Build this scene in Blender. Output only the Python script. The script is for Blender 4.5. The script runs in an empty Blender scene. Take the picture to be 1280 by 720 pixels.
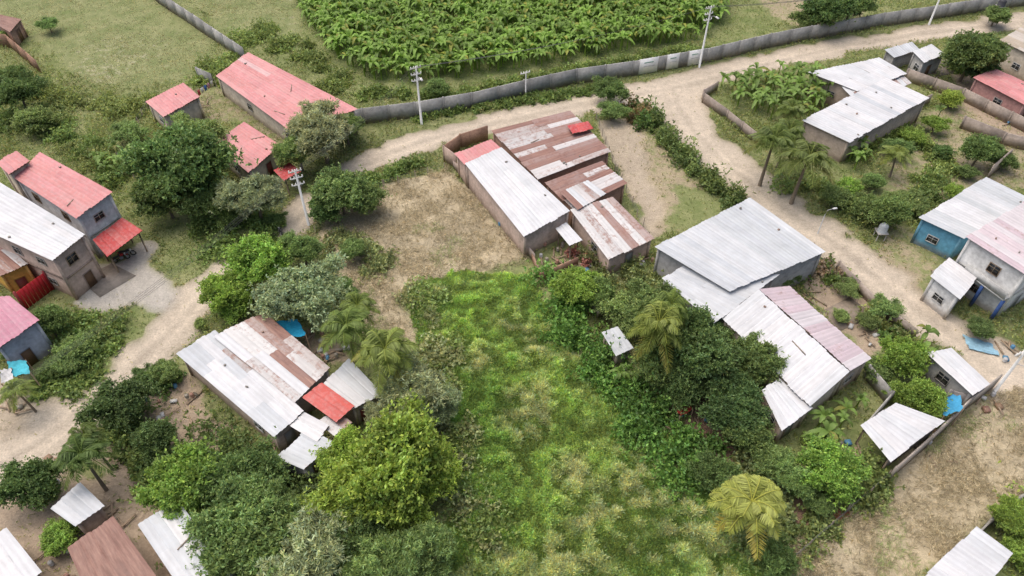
import bpy, math, random
import numpy as np
random.seed(7); rng=np.random.default_rng(7)
# ---------------------------------------------------------------- survey
# plan positions were measured from the aerial picture: S() turns a bearing
# pair into metres on the level of height z (true ground-plan coordinates)
F=914.0; H=55.0; TH=math.radians(45)
CT,ST=math.cos(TH),math.sin(TH)
def S(x,y,z=0.0):
    a=(x-640)/F; b=-(y-360)/F
    dy=CT+b*ST; dz=-ST+b*CT
    t=(z-H)/dz
    return np.array((a*t,dy*t,z))
def mpp(x,y,z=0.0):
    b=-(y-360)/F
    return ((z-H)/(-ST+b*CT))/F
def G(pts): return np.array([S(*p)[:2] for p in pts])
# ---------------------------------------------------------------- noise
TAB=rng.random((256,256))
def vn(x,y,s,o=0):
    x=np.asarray(x)/s+o*17.3+500; y=np.asarray(y)/s+o*31.7+500
    xi=np.floor(x).astype(int); yi=np.floor(y).astype(int)
    fx=x-xi; fy=y-yi; fx=fx*fx*(3-2*fx); fy=fy*fy*(3-2*fy)
    g=lambda i,j:TAB[i%256,j%256]
    return (g(xi,yi)*(1-fx)+g(xi+1,yi)*fx)*(1-fy)+(g(xi,yi+1)*(1-fx)+g(xi+1,yi+1)*fx)*fy
def fbm(x,y,s,o=0,n=4):
    t=0;a=.5;w=0
    for k in range(n):
        t=t+a*vn(x,y,s/2**k,o+k); w+=a; a*=.5
    return t/w
def inpoly(X,Y,poly):
    r=np.zeros(X.shape,bool); n=len(poly); j=n-1
    for i in range(n):
        xi,yi=poly[i]; xj,yj=poly[j]
        if yi!=yj:
            r^=((yi>Y)!=(yj>Y))&(X<(xj-xi)*(Y-yi)/(yj-yi)+xi)
        j=i
    return r
def edist(X,Y,poly,closed=True):
    d=np.full(X.shape,1e9); n=len(poly)
    for i in range(n if closed else n-1):
        a=poly[i];b=poly[(i+1)%n]; e=b-a; L=(e**2).sum()+1e-9
        t=np.clip(((X-a[0])*e[0]+(Y-a[1])*e[1])/L,0,1)
        d=np.minimum(d,np.hypot(X-a[0]-t*e[0],Y-a[1]-t*e[1]))
    return d
# ---------------------------------------------------------------- materials
def newmat(name):
    m=bpy.data.materials.new(name); m.use_nodes=True
    nt=m.node_tree; nt.nodes.clear()
    return m,nt,nt.nodes,nt.links
def out(nt,sh):
    o=nt.nodes.new('ShaderNodeOutputMaterial'); nt.links.new(sh,o.inputs[0])
def noise(nt,scale,detail=4,vec=None,rough=.6):
    n=nt.nodes.new('ShaderNodeTexNoise'); n.inputs['Scale'].default_value=scale
    n.inputs['Detail'].default_value=detail; n.inputs['Roughness'].default_value=rough
    if vec is not None: nt.links.new(vec,n.inputs['Vector'])
    return n.outputs['Fac']
def mapr(nt,s,a,b,c,d):
    n=nt.nodes.new('ShaderNodeMapRange'); nt.links.new(s,n.inputs[0])
    for i,v in zip((1,2,3,4),(a,b,c,d)): n.inputs[i].default_value=v
    return n.outputs[0]
def mth(nt,op,a,b=0.0):
    n=nt.nodes.new('ShaderNodeMath'); n.operation=op
    for i,v in enumerate((a,b)):
        if isinstance(v,(int,float)): n.inputs[i].default_value=v
        else: nt.links.new(v,n.inputs[i])
    return n.outputs[0]
def mixc(nt,f,a,b,mode='MIX'):
    n=nt.nodes.new('ShaderNodeMix'); n.data_type='RGBA'; n.blend_type=mode
    for i,v in ((0,f),(6,a),(7,b)):
        if isinstance(v,(int,float)): n.inputs[i].default_value=v
        elif isinstance(v,tuple): n.inputs[i].default_value=(*v,1)
        else: nt.links.new(v,n.inputs[i])
    return n.outputs[2]
def scalec(nt,c,f):
    n=nt.nodes.new('ShaderNodeVectorMath'); n.operation='SCALE'
    nt.links.new(c,n.inputs[0])
    if isinstance(f,(int,float)): n.inputs['Scale'].default_value=f
    else: nt.links.new(f,n.inputs['Scale'])
    return n.outputs[0]
def attr(nt,name):
    n=nt.nodes.new('ShaderNodeAttribute'); n.attribute_name=name; return n
def princ(nt,col,rough=.8,spec=.3,bump=None,bs=.3,bd=.05):
    p=nt.nodes.new('ShaderNodeBsdfPrincipled')
    nt.links.new(col,p.inputs['Base Color'])
    p.inputs['Roughness'].default_value=rough; p.inputs['Specular IOR Level'].default_value=spec
    if bump is not None:
        b=nt.nodes.new('ShaderNodeBump'); b.inputs['Strength'].default_value=bs; b.inputs['Distance'].default_value=bd
        nt.links.new(bump,b.inputs['Height']); nt.links.new(b.outputs[0],p.inputs['Normal'])
    return p.outputs[0]
def geo(nt): return nt.nodes.new('ShaderNodeNewGeometry').outputs['Position']
# ground
M_ground,nt,_,_=newmat('ground_soil_and_grass')
pos=geo(nt); c=attr(nt,'cov').outputs['Color']; veg=attr(nt,'veg').outputs['Fac']
n1=noise(nt,.9,8,pos,.7); n2=noise(nt,.12,4,pos); n3=noise(nt,6,4,pos,.7); n4=noise(nt,.35,6,pos,.7); n5=noise(nt,2.6,6,pos,.75)
gc=mixc(nt,mapr(nt,n4,.35,.65,0,1),(.145,.19,.063),(.285,.295,.14))
f=mth(nt,'ADD',n1,mth(nt,'SUBTRACT',veg,.96)); f=mapr(nt,f,-.05,.1,0,.9)
c=scalec(nt,c,mth(nt,'MULTIPLY',mapr(nt,n2,.3,.7,.87,1.12),mapr(nt,n1,.3,.7,.84,1.14)))
c=mixc(nt,f,c,gc)
c=scalec(nt,c,mth(nt,'MULTIPLY',mapr(nt,n3,.25,.75,.76,1.22),mapr(nt,n5,.3,.7,.84,1.12)))
out(nt,princ(nt,c,.95,.1,n3,.6,.1))
# leaves
def leafmat(name,tr=.38,mul=(1.05,.96,.95)):
    M,nt,_,_=newmat(name)
    c=attr(nt,'col').outputs['Color']; oi=nt.nodes.new('ShaderNodeObjectInfo')
    c=mixc(nt,1.0,c,oi.outputs['Color'],'MULTIPLY')
    c=mixc(nt,1.0,scalec(nt,c,2.0),mul,'MULTIPLY')
    p=princ(nt,c,.5,.4)
    t=nt.nodes.new('ShaderNodeBsdfTranslucent'); nt.links.new(c,t.inputs[0])
    m=nt.nodes.new('ShaderNodeMixShader'); m.inputs[0].default_value=tr
    nt.links.new(p,m.inputs[1]); nt.links.new(t.outputs[0],m.inputs[2]); out(nt,m.outputs[0]); return M
M_leaf=leafmat('foliage')
M_straw=leafmat('dry_straw',.25,(1,1,1))
M_bark,nt,_,_=newmat('bark'); pos=geo(nt)
out(nt,princ(nt,mixc(nt,noise(nt,5,4,pos),(.12,.09,.06),(.3,.25,.19)),.9,.1))
def surf(name,lo,hi,sc,rough=.85,spec=.2,stain=False):
    M,nt,_,_=newmat(name); pos=geo(nt)
    c=attr(nt,'col').outputs['Color']
    k=mth(nt,'MULTIPLY',mapr(nt,noise(nt,sc,6,pos,.7),.3,.7,lo,hi),mapr(nt,noise(nt,sc*.25,3,pos),.3,.7,lo,hi))
    if stain:
        sp=nt.nodes.new('ShaderNodeSeparateXYZ'); nt.links.new(pos,sp.inputs[0])
        h=mth(nt,'ADD',sp.outputs[2],mth(nt,'MULTIPLY',noise(nt,1.5,4,pos),-.9))
        c=mixc(nt,mapr(nt,h,-.2,.5,.55,0),c,(.22,.16,.11))
    c=scalec(nt,c,k)
    out(nt,princ(nt,c,rough,spec)); return M
M_wall=surf('plastered_wall',.8,1.12,2.5,stain=True)
M_paint=surf('painted_surface',.92,1.05,3,.6,.4)
M_glass=surf('dark_window_glass',.8,1.1,2,.15,.6)
M_cloth=surf('woven_cloth',.8,1.1,4,.9,.1)
M_brick,nt,_,_=newmat('brick_masonry')
pos=geo(nt); c=attr(nt,'col').outputs['Color']
sp=nt.nodes.new('ShaderNodeSeparateXYZ'); nt.links.new(pos,sp.inputs[0])
cb=nt.nodes.new('ShaderNodeCombineXYZ')
nt.links.new(mth(nt,'ADD',sp.outputs[0],sp.outputs[1]),cb.inputs[0]); nt.links.new(sp.outputs[2],cb.inputs[1])
bt=nt.nodes.new('ShaderNodeTexBrick'); nt.links.new(cb.outputs[0],bt.inputs['Vector'])
bt.inputs['Scale'].default_value=1; bt.inputs['Brick Width'].default_value=.3; bt.inputs['Row Height'].default_value=.14
bt.inputs['Mortar Size'].default_value=.012
bt.inputs['Color1'].default_value=(1,1,1,1); bt.inputs['Color2'].default_value=(.75,.72,.7,1); bt.inputs['Mortar'].default_value=(.8,.85,.9,1)
c=mixc(nt,1.0,c,bt.outputs['Color'],'MULTIPLY')
c=scalec(nt,c,mapr(nt,noise(nt,1.2,6,pos,.7),.3,.7,.75,1.15))
out(nt,princ(nt,c,.9,.1))
# roof
M_roof,nt,_,_=newmat('corrugated_roof_sheet')
c=attr(nt,'col').outputs['Color']; ru=attr(nt,'rust').outputs['Fac']
uv=nt.nodes.new('ShaderNodeUVMap').outputs[0]
mp=nt.nodes.new('ShaderNodeMapping'); mp.inputs['Scale'].default_value=(3.0,.3,1); nt.links.new(uv,mp.inputs[0])
s1=noise(nt,1.2,7,mp.outputs[0],.7); s2=noise(nt,.42,6,uv,.7); s3=noise(nt,2.0,6,uv,.75)
fr=mth(nt,'ADD',mth(nt,'ADD',mth(nt,'MULTIPLY',s1,.5),mth(nt,'MULTIPLY',s2,.5)),mth(nt,'SUBTRACT',ru,.93))
fr=mth(nt,'ADD',fr,mth(nt,'MULTIPLY',mth(nt,'SUBTRACT',s3,.5),.6))
rc=mixc(nt,mapr(nt,s1,.35,.65,0,1),(.19,.08,.06),(.37,.21,.16))
c=mixc(nt,mapr(nt,s3,.45,.7,0,.3),c,(.6,.58,.56))
c=mixc(nt,mapr(nt,fr,-.04,.10,0,.85),c,rc)
c=scalec(nt,c,mapr(nt,s2,.25,.75,.82,1.08))
c=scalec(nt,c,mapr(nt,s1,.3,.7,.88,1.05))
su=nt.nodes.new('ShaderNodeSeparateXYZ'); nt.links.new(uv,su.inputs[0])
rib=mth(nt,'SINE',mth(nt,'MULTIPLY',su.outputs[0],2*math.pi/.45))
c=scalec(nt,c,mapr(nt,rib,-1,1,.93,1.02))
out(nt,princ(nt,c,.5,.4))
# ---------------------------------------------------------------- mesh helpers
def npmesh(name,V,Q,mats,mi=None,col=None,uv=None,ex=None,parent=None,color=None,link=True,smooth=False,vcol=None,vf=None):
    V=np.asarray(V,np.float32); Q=np.asarray(Q,np.int32)
    me=bpy.data.meshes.new(name)
    me.vertices.add(len(V)); me.vertices.foreach_set('co',V.ravel())
    me.loops.add(Q.size); me.loops.foreach_set('vertex_index',Q.ravel())
    me.polygons.add(len(Q)); me.polygons.foreach_set('loop_start',np.arange(len(Q),dtype=np.int32)*4)
    for m in mats: me.materials.append(m)
    if mi is not None: me.polygons.foreach_set('material_index',np.asarray(mi,np.int32))
    if smooth: me.polygons.foreach_set('use_smooth',np.ones(len(Q),bool))
    me.update(calc_edges=True)
    def fa(nm,arr,dom):
        arr=np.asarray(arr,np.float32)
        if arr.ndim==2:
            a=me.attributes.new(nm,'FLOAT_COLOR',dom)
            a.data.foreach_set('color',np.hstack([arr[:,:3],np.ones((len(arr),1),np.float32)]).ravel())
        else:
            a=me.attributes.new(nm,'FLOAT',dom); a.data.foreach_set('value',arr)
    if col is not None: fa('col',col,'FACE')
    if ex is not None: fa(ex[0],ex[1],'FACE')
    if vcol is not None: fa('cov',vcol,'POINT')
    if vf is not None: fa('veg',vf,'POINT')
    if uv is not None:
        u=me.uv_layers.new(name='UVMap'); u.data.foreach_set('uv',np.asarray(uv,np.float32).ravel())
    if not link: return me
    o=bpy.data.objects.new(name,me); bpy.context.collection.objects.link(o)
    if parent: o.parent=parent
    if color: o.color=(*color,1)
    return o
def empty(name):
    o=bpy.data.objects.new(name,None); bpy.context.collection.objects.link(o); return o
def nrm(a): return a/np.maximum(np.linalg.norm(a,axis=-1,keepdims=True),1e-9)
class MB:
    def __init__(s): s.V=[];s.Q=[];s.C=[];s.M=[];s.n=0
    def add(s,V,Q,c,m=0):
        V=np.asarray(V,float); Q=np.asarray(Q,int)
        s.V.append(V); s.Q.append(Q+s.n); s.n+=len(V)
        s.C.append(np.tile(np.array(c,float)[:3],(len(Q),1))); s.M.append(np.full(len(Q),m))
    def box(s,c,sz,rz=0,col=(.5,.5,.5),m=0,tilt=0):
        x,y,z=[v/2 for v in sz]
        P=np.array([(-x,-y,-z),(x,-y,-z),(x,y,-z),(-x,y,-z),(-x,-y,z),(x,-y,z),(x,y,z),(-x,y,z)])
        if tilt:
            ct,st=math.cos(tilt),math.sin(tilt)
            P=np.stack([P[:,0]*ct+P[:,2]*st,P[:,1],-P[:,0]*st+P[:,2]*ct],1)
        cz,sz_=math.cos(rz),math.sin(rz)
        P=np.stack([P[:,0]*cz-P[:,1]*sz_,P[:,0]*sz_+P[:,1]*cz,P[:,2]],1)+np.array(c)
        s.add(P,[(0,3,2,1),(4,5,6,7),(0,1,5,4),(1,2,6,5),(2,3,7,6),(3,0,4,7)],col,m)
    def tube(s,pts,rad,n=8,col=(.5,.5,.5),m=0,cap=True):
        pts=np.array(pts,float); k=len(pts)
        if np.isscalar(rad): rad=[rad]*k
        V=[]
        for i in range(k):
            d=pts[min(i+1,k-1)]-pts[max(i-1,0)]; d=d/max(np.linalg.norm(d),1e-9)
            a=np.cross(d,(0,0,1)) if abs(d[2])<.9 else np.cross(d,(1,0,0))
            a/=np.linalg.norm(a); b=np.cross(d,a)
            for j in range(n):
                t=2*math.pi*j/n; V.append(pts[i]+rad[i]*(math.cos(t)*a+math.sin(t)*b))
        Q=[(i*n+j,i*n+(j+1)%n,(i+1)*n+(j+1)%n,(i+1)*n+j) for i in range(k-1) for j in range(n)]
        if cap:
            for b0 in (0,(k-1)*n):
                Q+=[(b0,b0+j,b0+j+1,b0+j+2) for j in range(1,n-2,2)]
        s.add(V,Q,col,m)
    def ring(s,c,R,r,ax,n=14,col=(.03,.03,.03),m=0):
        c=np.array(c,float); ax=nrm(np.array(ax,float)); a=nrm(np.cross(ax,(0,0,1))); b=np.cross(ax,a)
        V=[];k=6
        for i in range(n):
            t=2*math.pi*i/n; d=math.cos(t)*a+math.sin(t)*b
            for j in range(k):
                q=2*math.pi*j/k; V.append(c+d*(R+r*math.cos(q))+ax*r*math.sin(q))
        Q=[(i*k+j,i*k+(j+1)%k,((i+1)%n)*k+(j+1)%k,((i+1)%n)*k+j) for i in range(n) for j in range(k)]
        s.add(V,Q,col,m)
    def obj(s,name,mats,parent=None,**kw):
        return npmesh(name,np.vstack(s.V),np.vstack(s.Q),mats,np.concatenate(s.M),np.vstack(s.C),parent=parent,**kw)
def leafq(C,D,L,W,R):
    sd=nrm(np.cross(D,R.normal(size=D.shape)))
    L=np.broadcast_to(L,(len(C),))[:,None]; W=np.broadcast_to(W,(len(C),))[:,None]
    V=np.stack([C,C+D*L*.5+sd*W,C+D*L,C+D*L*.5-sd*W],1).reshape(-1,3)
    return V,np.arange(len(V)).reshape(-1,4)
def sprigs(C,N,k,L,W,a,b,R,tint,hue=.12):
    n=len(C); Ck=np.repeat(C,k,0); Nk=np.repeat(N,k,0)
    D=nrm(Nk*a+R.normal(size=Ck.shape)*b)
    Lk=np.repeat(np.broadcast_to(L,(n,)),k)*R.uniform(.6,1.2,n*k); Wk=np.repeat(np.broadcast_to(W,(n,)),k)*R.uniform(.7,1.2,n*k)
    V,Q=leafq(Ck,D,Lk,Wk,R)
    if np.ndim(tint)<2: t=np.repeat(np.broadcast_to(tint,(n,)),k)[:,None]*np.ones((1,3))
    else: t=np.repeat(tint,k,0)
    t=t*R.uniform(.65,1.38,(n*k,1)); h=R.uniform(-hue,hue,n*k)
    t=t*np.stack([1+h*1.5,1+h*.5,1-h],1)
    return V,Q,t
def sph(n,R): return nrm(R.normal(size=(n,3)))
# ---------------------------------------------------------------- tree meshes (crown radius 5 m)
def tree_mesh(name,seed,nl,flat,lr,nsp,k,L,W,hc=5.2):
    R=np.random.default_rng(seed); Vs=[];Qs=[];Cs=[];Ms=[];off=0
    lobes=[]; q0=R.normal(size=(3,3))
    for i in range(nl):
        for _ in range(30):
            d=nrm(R.normal(size=3)); d[2]=abs(d[2])*(1 if R.random()<.75 else -.5)
            edge=1+.22*math.sin(d@q0[0]*2.2+1)+.12*math.sin(d@q0[1]*5)
            c=d*R.uniform(.3,.95)*4.9*edge*np.array((1,1,flat))
            r=R.uniform(*lr)
            if all(np.linalg.norm(c-l[0])>.55*(r+l[1]) for l in lobes): break
        lobes.append((c,r))
    mb=MB(); lean=R.uniform(-.6,.6,2)
    top=np.array((lean[0],lean[1],hc-1.2))
    mb.tube([(0,0,-.3),(lean[0]*.3,lean[1]*.3,hc*.3),top],[.38,.27,.2],8,(1,1,1),1)
    for c,r in lobes[::1]:
        e=c+np.array((0,0,hc)); mid=(top*.6+e*.4)+R.normal(size=3)*.3
        mb.tube([top-(0,0,R.uniform(0,1.2)),mid,e],[.13,.08,.03],6,(1,1,1),1,cap=False)
    V=np.vstack(mb.V);Q=np.vstack(mb.Q);Vs.append(V);Qs.append(Q);Cs.append(np.vstack(mb.C));Ms.append(np.ones(len(Q)));off=len(V)
    for c,r in lobes:
        n=int(nsp*(r/1.6)**2*1.05); N=sph(n,R); N[:,2]=np.where(N[:,2]<-.35,-N[:,2],N[:,2])
        q=R.normal(size=(5,3)); st=np.array((R.uniform(.8,1.35),R.uniform(.8,1.35),R.uniform(.6,.95)))
        rad=r*(1+.38*np.sin(N@q[0]*3+1)+.3*np.sin(N@q[1]*7))*R.uniform(.5,1.2,n)
        rad=np.where(R.random(n)<.16,rad*R.uniform(1.1,1.6,n),rad)
        Cc=c+np.array((0,0,hc))+N*rad[:,None]*st
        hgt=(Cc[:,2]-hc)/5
        V,Q,t=sprigs(Cc,N,k,L,W,.45,.75,R,R.uniform(.8,1.2)*(1+.22*hgt)*np.clip(.6+.45*rad/r,.65,1.25))  # highlights painted into leaf tint: paler toward crown top; also darker deep in lobes
        Vs.append(V);Qs.append(Q+off);Cs.append(t);Ms.append(np.zeros(len(Q)));off+=len(V)
    return npmesh(name,np.vstack(Vs),np.vstack(Qs),[M_leaf,M_bark],np.concatenate(Ms),np.vstack(Cs),link=False)
TM={ 'a':tree_mesh('tree_a',1,46,.62,(.6,1.6),330,5,.46,.12),
     'b':tree_mesh('tree_b',2,42,.72,(.6,1.6),330,5,.48,.13),
     'c':tree_mesh('tree_c',3,56,.5,(.5,1.3),330,5,.45,.10),
     'd':tree_mesh('tree_d',4,40,.75,(.7,1.6),280,6,.55,.12),
     'e':tree_mesh('tree_e',5,54,.65,(.5,1.15),400,7,.70,.075),
     'f':tree_mesh('tree_f',6,42,.55,(.6,1.5),270,6,.55,.11)}
DK=(.06,.10,.034); MID=(.082,.13,.042); BR=(.125,.20,.042); PALE=(.17,.21,.115); YG=(.155,.225,.045); LG=(.115,.17,.058)
def tree(x,y,rp,k,col,name='tree',sq=1.0,hf=1.04):
    R=rp*mpp(x,y,min(rp*mpp(x,y)*hf,9)); p=S(x,y,R*hf*sq)
    o=bpy.data.objects.new(name,TM[k]); bpy.context.collection.objects.link(o)
    o.location=(p[0],p[1],0); s=R/5*.96; o.scale=(s*random.uniform(.88,1.12),s*random.uniform(.88,1.12),s*sq)
    o.rotation_euler=(0,0,random.uniform(0,6.28)); v=random.uniform(.86,1.14); w=random.uniform(.92,1.08); o.color=(col[0]*v*w,col[1]*v,col[2]*v,1)
    return o
# palms
def palm_mesh(name,seed,nf=21,L=3.4,h=6):
    R=np.random.default_rng(seed); mb=MB(); lx,ly=R.uniform(-.7,.7,2)
    mb.tube([(0,0,-.3),(lx*.2,ly*.2,h*.35),(lx*.6,ly*.6,h*.75),(lx,ly,h)],[.26,.19,.16,.15],8,(1,1,1),1)
    Vs=[np.vstack(mb.V)];Qs=[np.vstack(mb.Q)];Cs=[np.vstack(mb.C)];Ms=[np.ones(len(Qs[0]))];off=len(Vs[0])
    for i in range(nf):
        az=i*2.4+R.uniform(-.2,.2); el=1.15-1.25*i/nf+R.uniform(-.1,.1); l=L*R.uniform(.85,1.1)
        s=np.linspace(0,1,16); hx=l*s*math.cos(el); z=l*(s*math.sin(el)-.6*s**2)
        hd=np.array((math.cos(az),math.sin(az),0)); side=np.array((-hd[1],hd[0],0))
        P_=np.array((lx,ly,h))+hx[:,None]*hd+z[:,None]*np.array((0,0,1))
        mb2=MB(); mb2.tube(P_[::3],[.05]*len(P_[::3]),4,(1.3,1.2,.9),0,cap=False)
        V=np.vstack(mb2.V);Q=np.vstack(mb2.Q);Vs.append(V);Qs.append(Q+off);Cs.append(np.vstack(mb2.C));Ms.append(np.zeros(len(Q)));off+=len(V)
        ss=np.linspace(.08,1,34); age=1.0 if i<nf*.85 else 1.25
        Pc=np.stack([np.interp(ss,s,P_[:,j]) for j in range(3)],1)
        for sg in (1,-1):
            D=nrm(sg*side*.9+hd*.55+np.array((0,0,-.3))+R.normal(size=(34,3))*.1)
            ll=.30*L*np.sin(np.pi*(.12+.8*ss))+.1
            V=np.stack([Pc,Pc+D*ll[:,None]*.4+hd*.07,Pc+D*ll[:,None]-(0,0,.12),Pc+D*ll[:,None]*.4-hd*.07],1).reshape(-1,3)
            Q=np.arange(len(V)).reshape(-1,4); t=np.tile([[age,1,.9]],(34,1))*R.uniform(.7,1.3,(34,1))
            Vs.append(V);Qs.append(Q+off);Cs.append(t);Ms.append(np.zeros(len(Q)));off+=len(V)
    return npmesh(name,np.vstack(Vs),np.vstack(Qs),[M_leaf,M_bark],np.concatenate(Ms),np.vstack(Cs),link=False)
PM=[palm_mesh('palm_a',11),palm_mesh('palm_b',12,18),palm_mesh('palm_c',13,24)]
def palm(x,y,rp,col,hm=5.0,v=0):
    R=rp*mpp(x,y,hm); s=R/3.1; p=S(x,y,hm)
    o=bpy.data.objects.new('palm_tree',PM[v]); bpy.context.collection.objects.link(o)
    o.location=(p[0],p[1],0); o.scale=(s,s,hm/6); o.rotation_euler=(0,0,random.uniform(0,6)); o.color=(*col,1)
# banana
def banana(seed,nl=8,h=1.9,L=2.2):
    R=np.random.default_rng(seed); mb=MB()
    mb.tube([(0,0,-.1),(0,0,h*.5),(0,0,h)],[.14,.11,.06],6,(1.1,1.0,.7))
    for i in range(nl):
        az=i*2.4+R.uniform(-.3,.3); el=R.uniform(.5,1.4); l=L*R.uniform(.7,1.1); s=np.linspace(0,1,7)
        hx=l*s*math.cos(el)*1.1; z=h+l*(s*math.sin(el)-.72*s**2)
        hd=np.array((math.cos(az),math.sin(az),0)); sd=np.array((-hd[1],hd[0],0))
        w=.27*np.sqrt(np.clip(np.sin(np.pi*(.06+.92*s)),0,1))*R.uniform(.7,1.1,7); w[0]=.04
        P_=hx[:,None]*hd+z[:,None]*np.array((0,0,1))
        V=np.stack([P_-sd*w[:,None]+np.outer(w*.35,(0,0,1)),P_,P_+sd*w[:,None]+np.outer(w*.35,(0,0,1))],1).reshape(-1,3)
        Q=[(a*3+b,a*3+b+1,a*3+b+4,a*3+b+3) for a in range(6) for b in (0,1)]
        c=R.uniform(.65,1.3); mb.add(V,Q,(c*(1.5 if R.random()<.08 else 1),c,c*.9))
    return np.vstack(mb.V),np.vstack(mb.Q),np.vstack(mb.C)
BA=[banana(20+i,nl=random.choice((7,8,9))) for i in range(10)]
def banana_grove(name,pts,col,smin=.8,smax=1.2):
    Vs=[];Qs=[];Cs=[];off=0
    for (x,y) in pts:
        V,Q,C=BA[random.randrange(10)]; a=random.uniform(0,6.28); s=random.uniform(smin,smax)*(.8+.45*float(fbm(x,y,12,31))); ca,sa=math.cos(a)*s,math.sin(a)*s
        W=np.stack([V[:,0]*ca-V[:,1]*sa+x,V[:,0]*sa+V[:,1]*ca+y,V[:,2]*s*random.uniform(.8,1.35)],1)
        Vs.append(W);Qs.append(Q+off);Cs.append(C*random.uniform(.7,1.2));off+=len(W)
    return npmesh(name,np.vstack(Vs),np.vstack(Qs),[M_leaf],None,np.vstack(Cs),color=col)
def scatter_poly(poly,sp,jit=.35):
    a=poly.min(0);b=poly.max(0)
    X,Y=np.meshgrid(np.arange(a[0],b[0],sp),np.arange(a[1],b[1],sp)); X=X.ravel();Y=Y.ravel()
    X=X+rng.uniform(-jit,jit,len(X))*sp; Y=Y+rng.uniform(-jit,jit,len(Y))*sp
    m=inpoly(X,Y,poly); return np.stack([X[m],Y[m]],1)
# ---------------------------------------------------------------- land cover
covers=[]
LC={'grass':((.30,.28,.16),.80),'road':((.54,.465,.37),.04),'dirt':((.39,.31,.23),.28),'straw':((.47,.40,.275),.2),
 'pasture':((.42,.41,.26),.62),'field':((.21,.25,.10),.98),'plant':((.17,.18,.08),.8),'yard':((.395,.33,.225),.5),
 'conc':((.46,.43,.38),.1),'lawn':((.25,.275,.12),.95),'red':((.27,.18,.13),.25),'path':((.45,.38,.29),.15)}
LN=list(LC)
def cov(l,pts): covers.append((LN.index(l),G(pts)))
STR1=[(385,295),(440,250),(500,225),(560,210),(600,245),(655,322),(610,335),(560,350),(512,366),(528,430),(485,440),(430,400),(420,340)]
STR2=[(985,705),(1060,640),(1110,590),(1200,510),(1245,485),(1300,470),(1340,560),(1280,620),(1200,690),(1140,740),(980,740)]
cov('pasture',[(-60,-40),(200,-40),(270,40),(262,75),(225,95),(180,110),(110,105),(60,60),(20,30),(-60,30)])
cov('plant',[(355,-40),(905,-40),(905,30),(880,52),(760,72),(640,92),(520,112),(445,105),(400,70),(375,30)])
cov('lawn',[(905,-40),(950,-40),(975,38),(900,58),(885,45),(905,20)])
cov('yard',[(930,-40),(1120,-40),(1080,22),(990,35),(960,20)])
cov('pasture',[(200,-40),(360,-40),(380,40),(350,50),(300,60),(270,30)])
cov('yard',[(230,110),(270,100),(400,165),(350,190),(300,150),(255,160)])
cov('field',[(505,362),(570,340),(655,330),(700,390),(760,470),(850,580),(900,620),(980,740),(540,740),(560,600),(560,500),(530,430)])
cov('straw',STR1)
cov('yard',[(740,150),(800,145),(830,180),(880,232),(915,265),(870,290),(820,300),(785,250)])
cov('path',[(745,150),(790,148),(800,170),(830,290),(815,300),(775,220)])
cov('lawn',[(850,235),(885,240),(912,266),(870,288),(840,280)])
cov('yard',[(660,315),(730,300),(800,330),(830,350),(760,360),(690,345)])
cov('yard',[(1085,150),(1210,130),(1290,180),(1290,235),(1180,260),(1110,240)])
cov('dirt',[(1180,90),(1290,90),(1290,180),(1210,140)])
cov('yard',[(1090,290),(1150,280),(1175,320),(1160,370),(1100,325)])
cov('dirt',[(1000,355),(1060,340),(1110,380),(1130,420),(1090,450),(1040,400)])
cov('red',[(960,600),(1010,560),(1060,620),(1040,650),(990,690),(950,660)])
cov('red',[(860,500),(900,480),(960,560),(900,620),(850,560)])
cov('straw',STR2)
cov('road',[(1190,400),(1290,440),(1300,500),(1235,500),(1205,480),(1225,460)])
cov('dirt',[(110,570),(190,480),(240,470),(300,540),(200,640),(150,640)])
cov('conc',[(90,345),(150,320),(175,300),(205,340),(235,365),(200,400),(150,385),(100,385)])
cov('path',[(-60,440),(30,490),(90,500),(110,530),(60,620),(-60,620)])
cov('dirt',[(-40,620),(60,590),(190,620),(260,740),(-60,760)])
cov('dirt',[(360,400),(430,430),(440,455),(400,450),(350,415)])
cov('lawn',[(60,420),(160,390),(205,395),(150,470),(60,505),(20,490)])
cov('lawn',[(180,280),(230,260),(340,290),(290,330),(240,355),(210,330)])
R1=[(-60,575),(60,510),(125,468),(150,440),(190,398),(225,372),(265,335),(320,297),(360,262),(400,228),(440,200),(480,178),(520,166),(600,145),(700,123),(760,111),(860,88),(940,70),(1050,48),(1150,33),(1330,10),
    (1330,34),(1150,52),(1050,68),(980,84),(905,102),(878,122),(888,155),(928,189),(968,223),(1008,257),(1058,287),(1108,327),(1158,367),(1196,398),(1236,430),(1340,472),(1340,502),(1240,494),(1202,453),(1144,412),(1095,377),(1045,333),(995,297),(935,257),(889,226),(854,186),(826,152),(800,132),(740,141),(640,163),(560,181),(500,201),(450,223),(415,251),(390,281),(350,313),(300,349),(258,396),(215,451),(170,493),(110,536),(50,586),(-60,665)]
cov('road',R1)
CL1=G([(-60,620),(55,548),(118,502),(160,466),(203,424),(241,384),(282,342),(335,305),(375,271),(408,239),(445,211),(490,189),(540,173),(620,154),(720,132),(782,120),(860,107),(940,85),(1050,58),(1150,42),(1330,22)])
CL2=G([(840,112),(850,135),(870,168),(908,206),(950,238),(1000,276),(1050,309),(1100,351),(1150,388),(1198,425),(1240,462)])
xs=np.arange(-125,125.01,.4); ys=np.arange(8,168.01,.4)
GX,GY=np.meshgrid(xs,ys)
def label(X,Y,jit=1.0):
    A=X+(fbm(X,Y,2.2,3)-.5)*3.2*jit; B=Y+(fbm(X,Y,2.2,9)-.5)*3.2*jit
    lab=np.zeros(X.shape,int)
    for l,p in covers:
        lab[inpoly(A,B,p)]=l
    return lab
lab=label(GX,GY)
colr=np.array([LC[n][0] for n in LN]); vegr=np.array([LC[n][1] for n in LN])
cg=colr[lab]; vg=vegr[lab]
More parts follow.
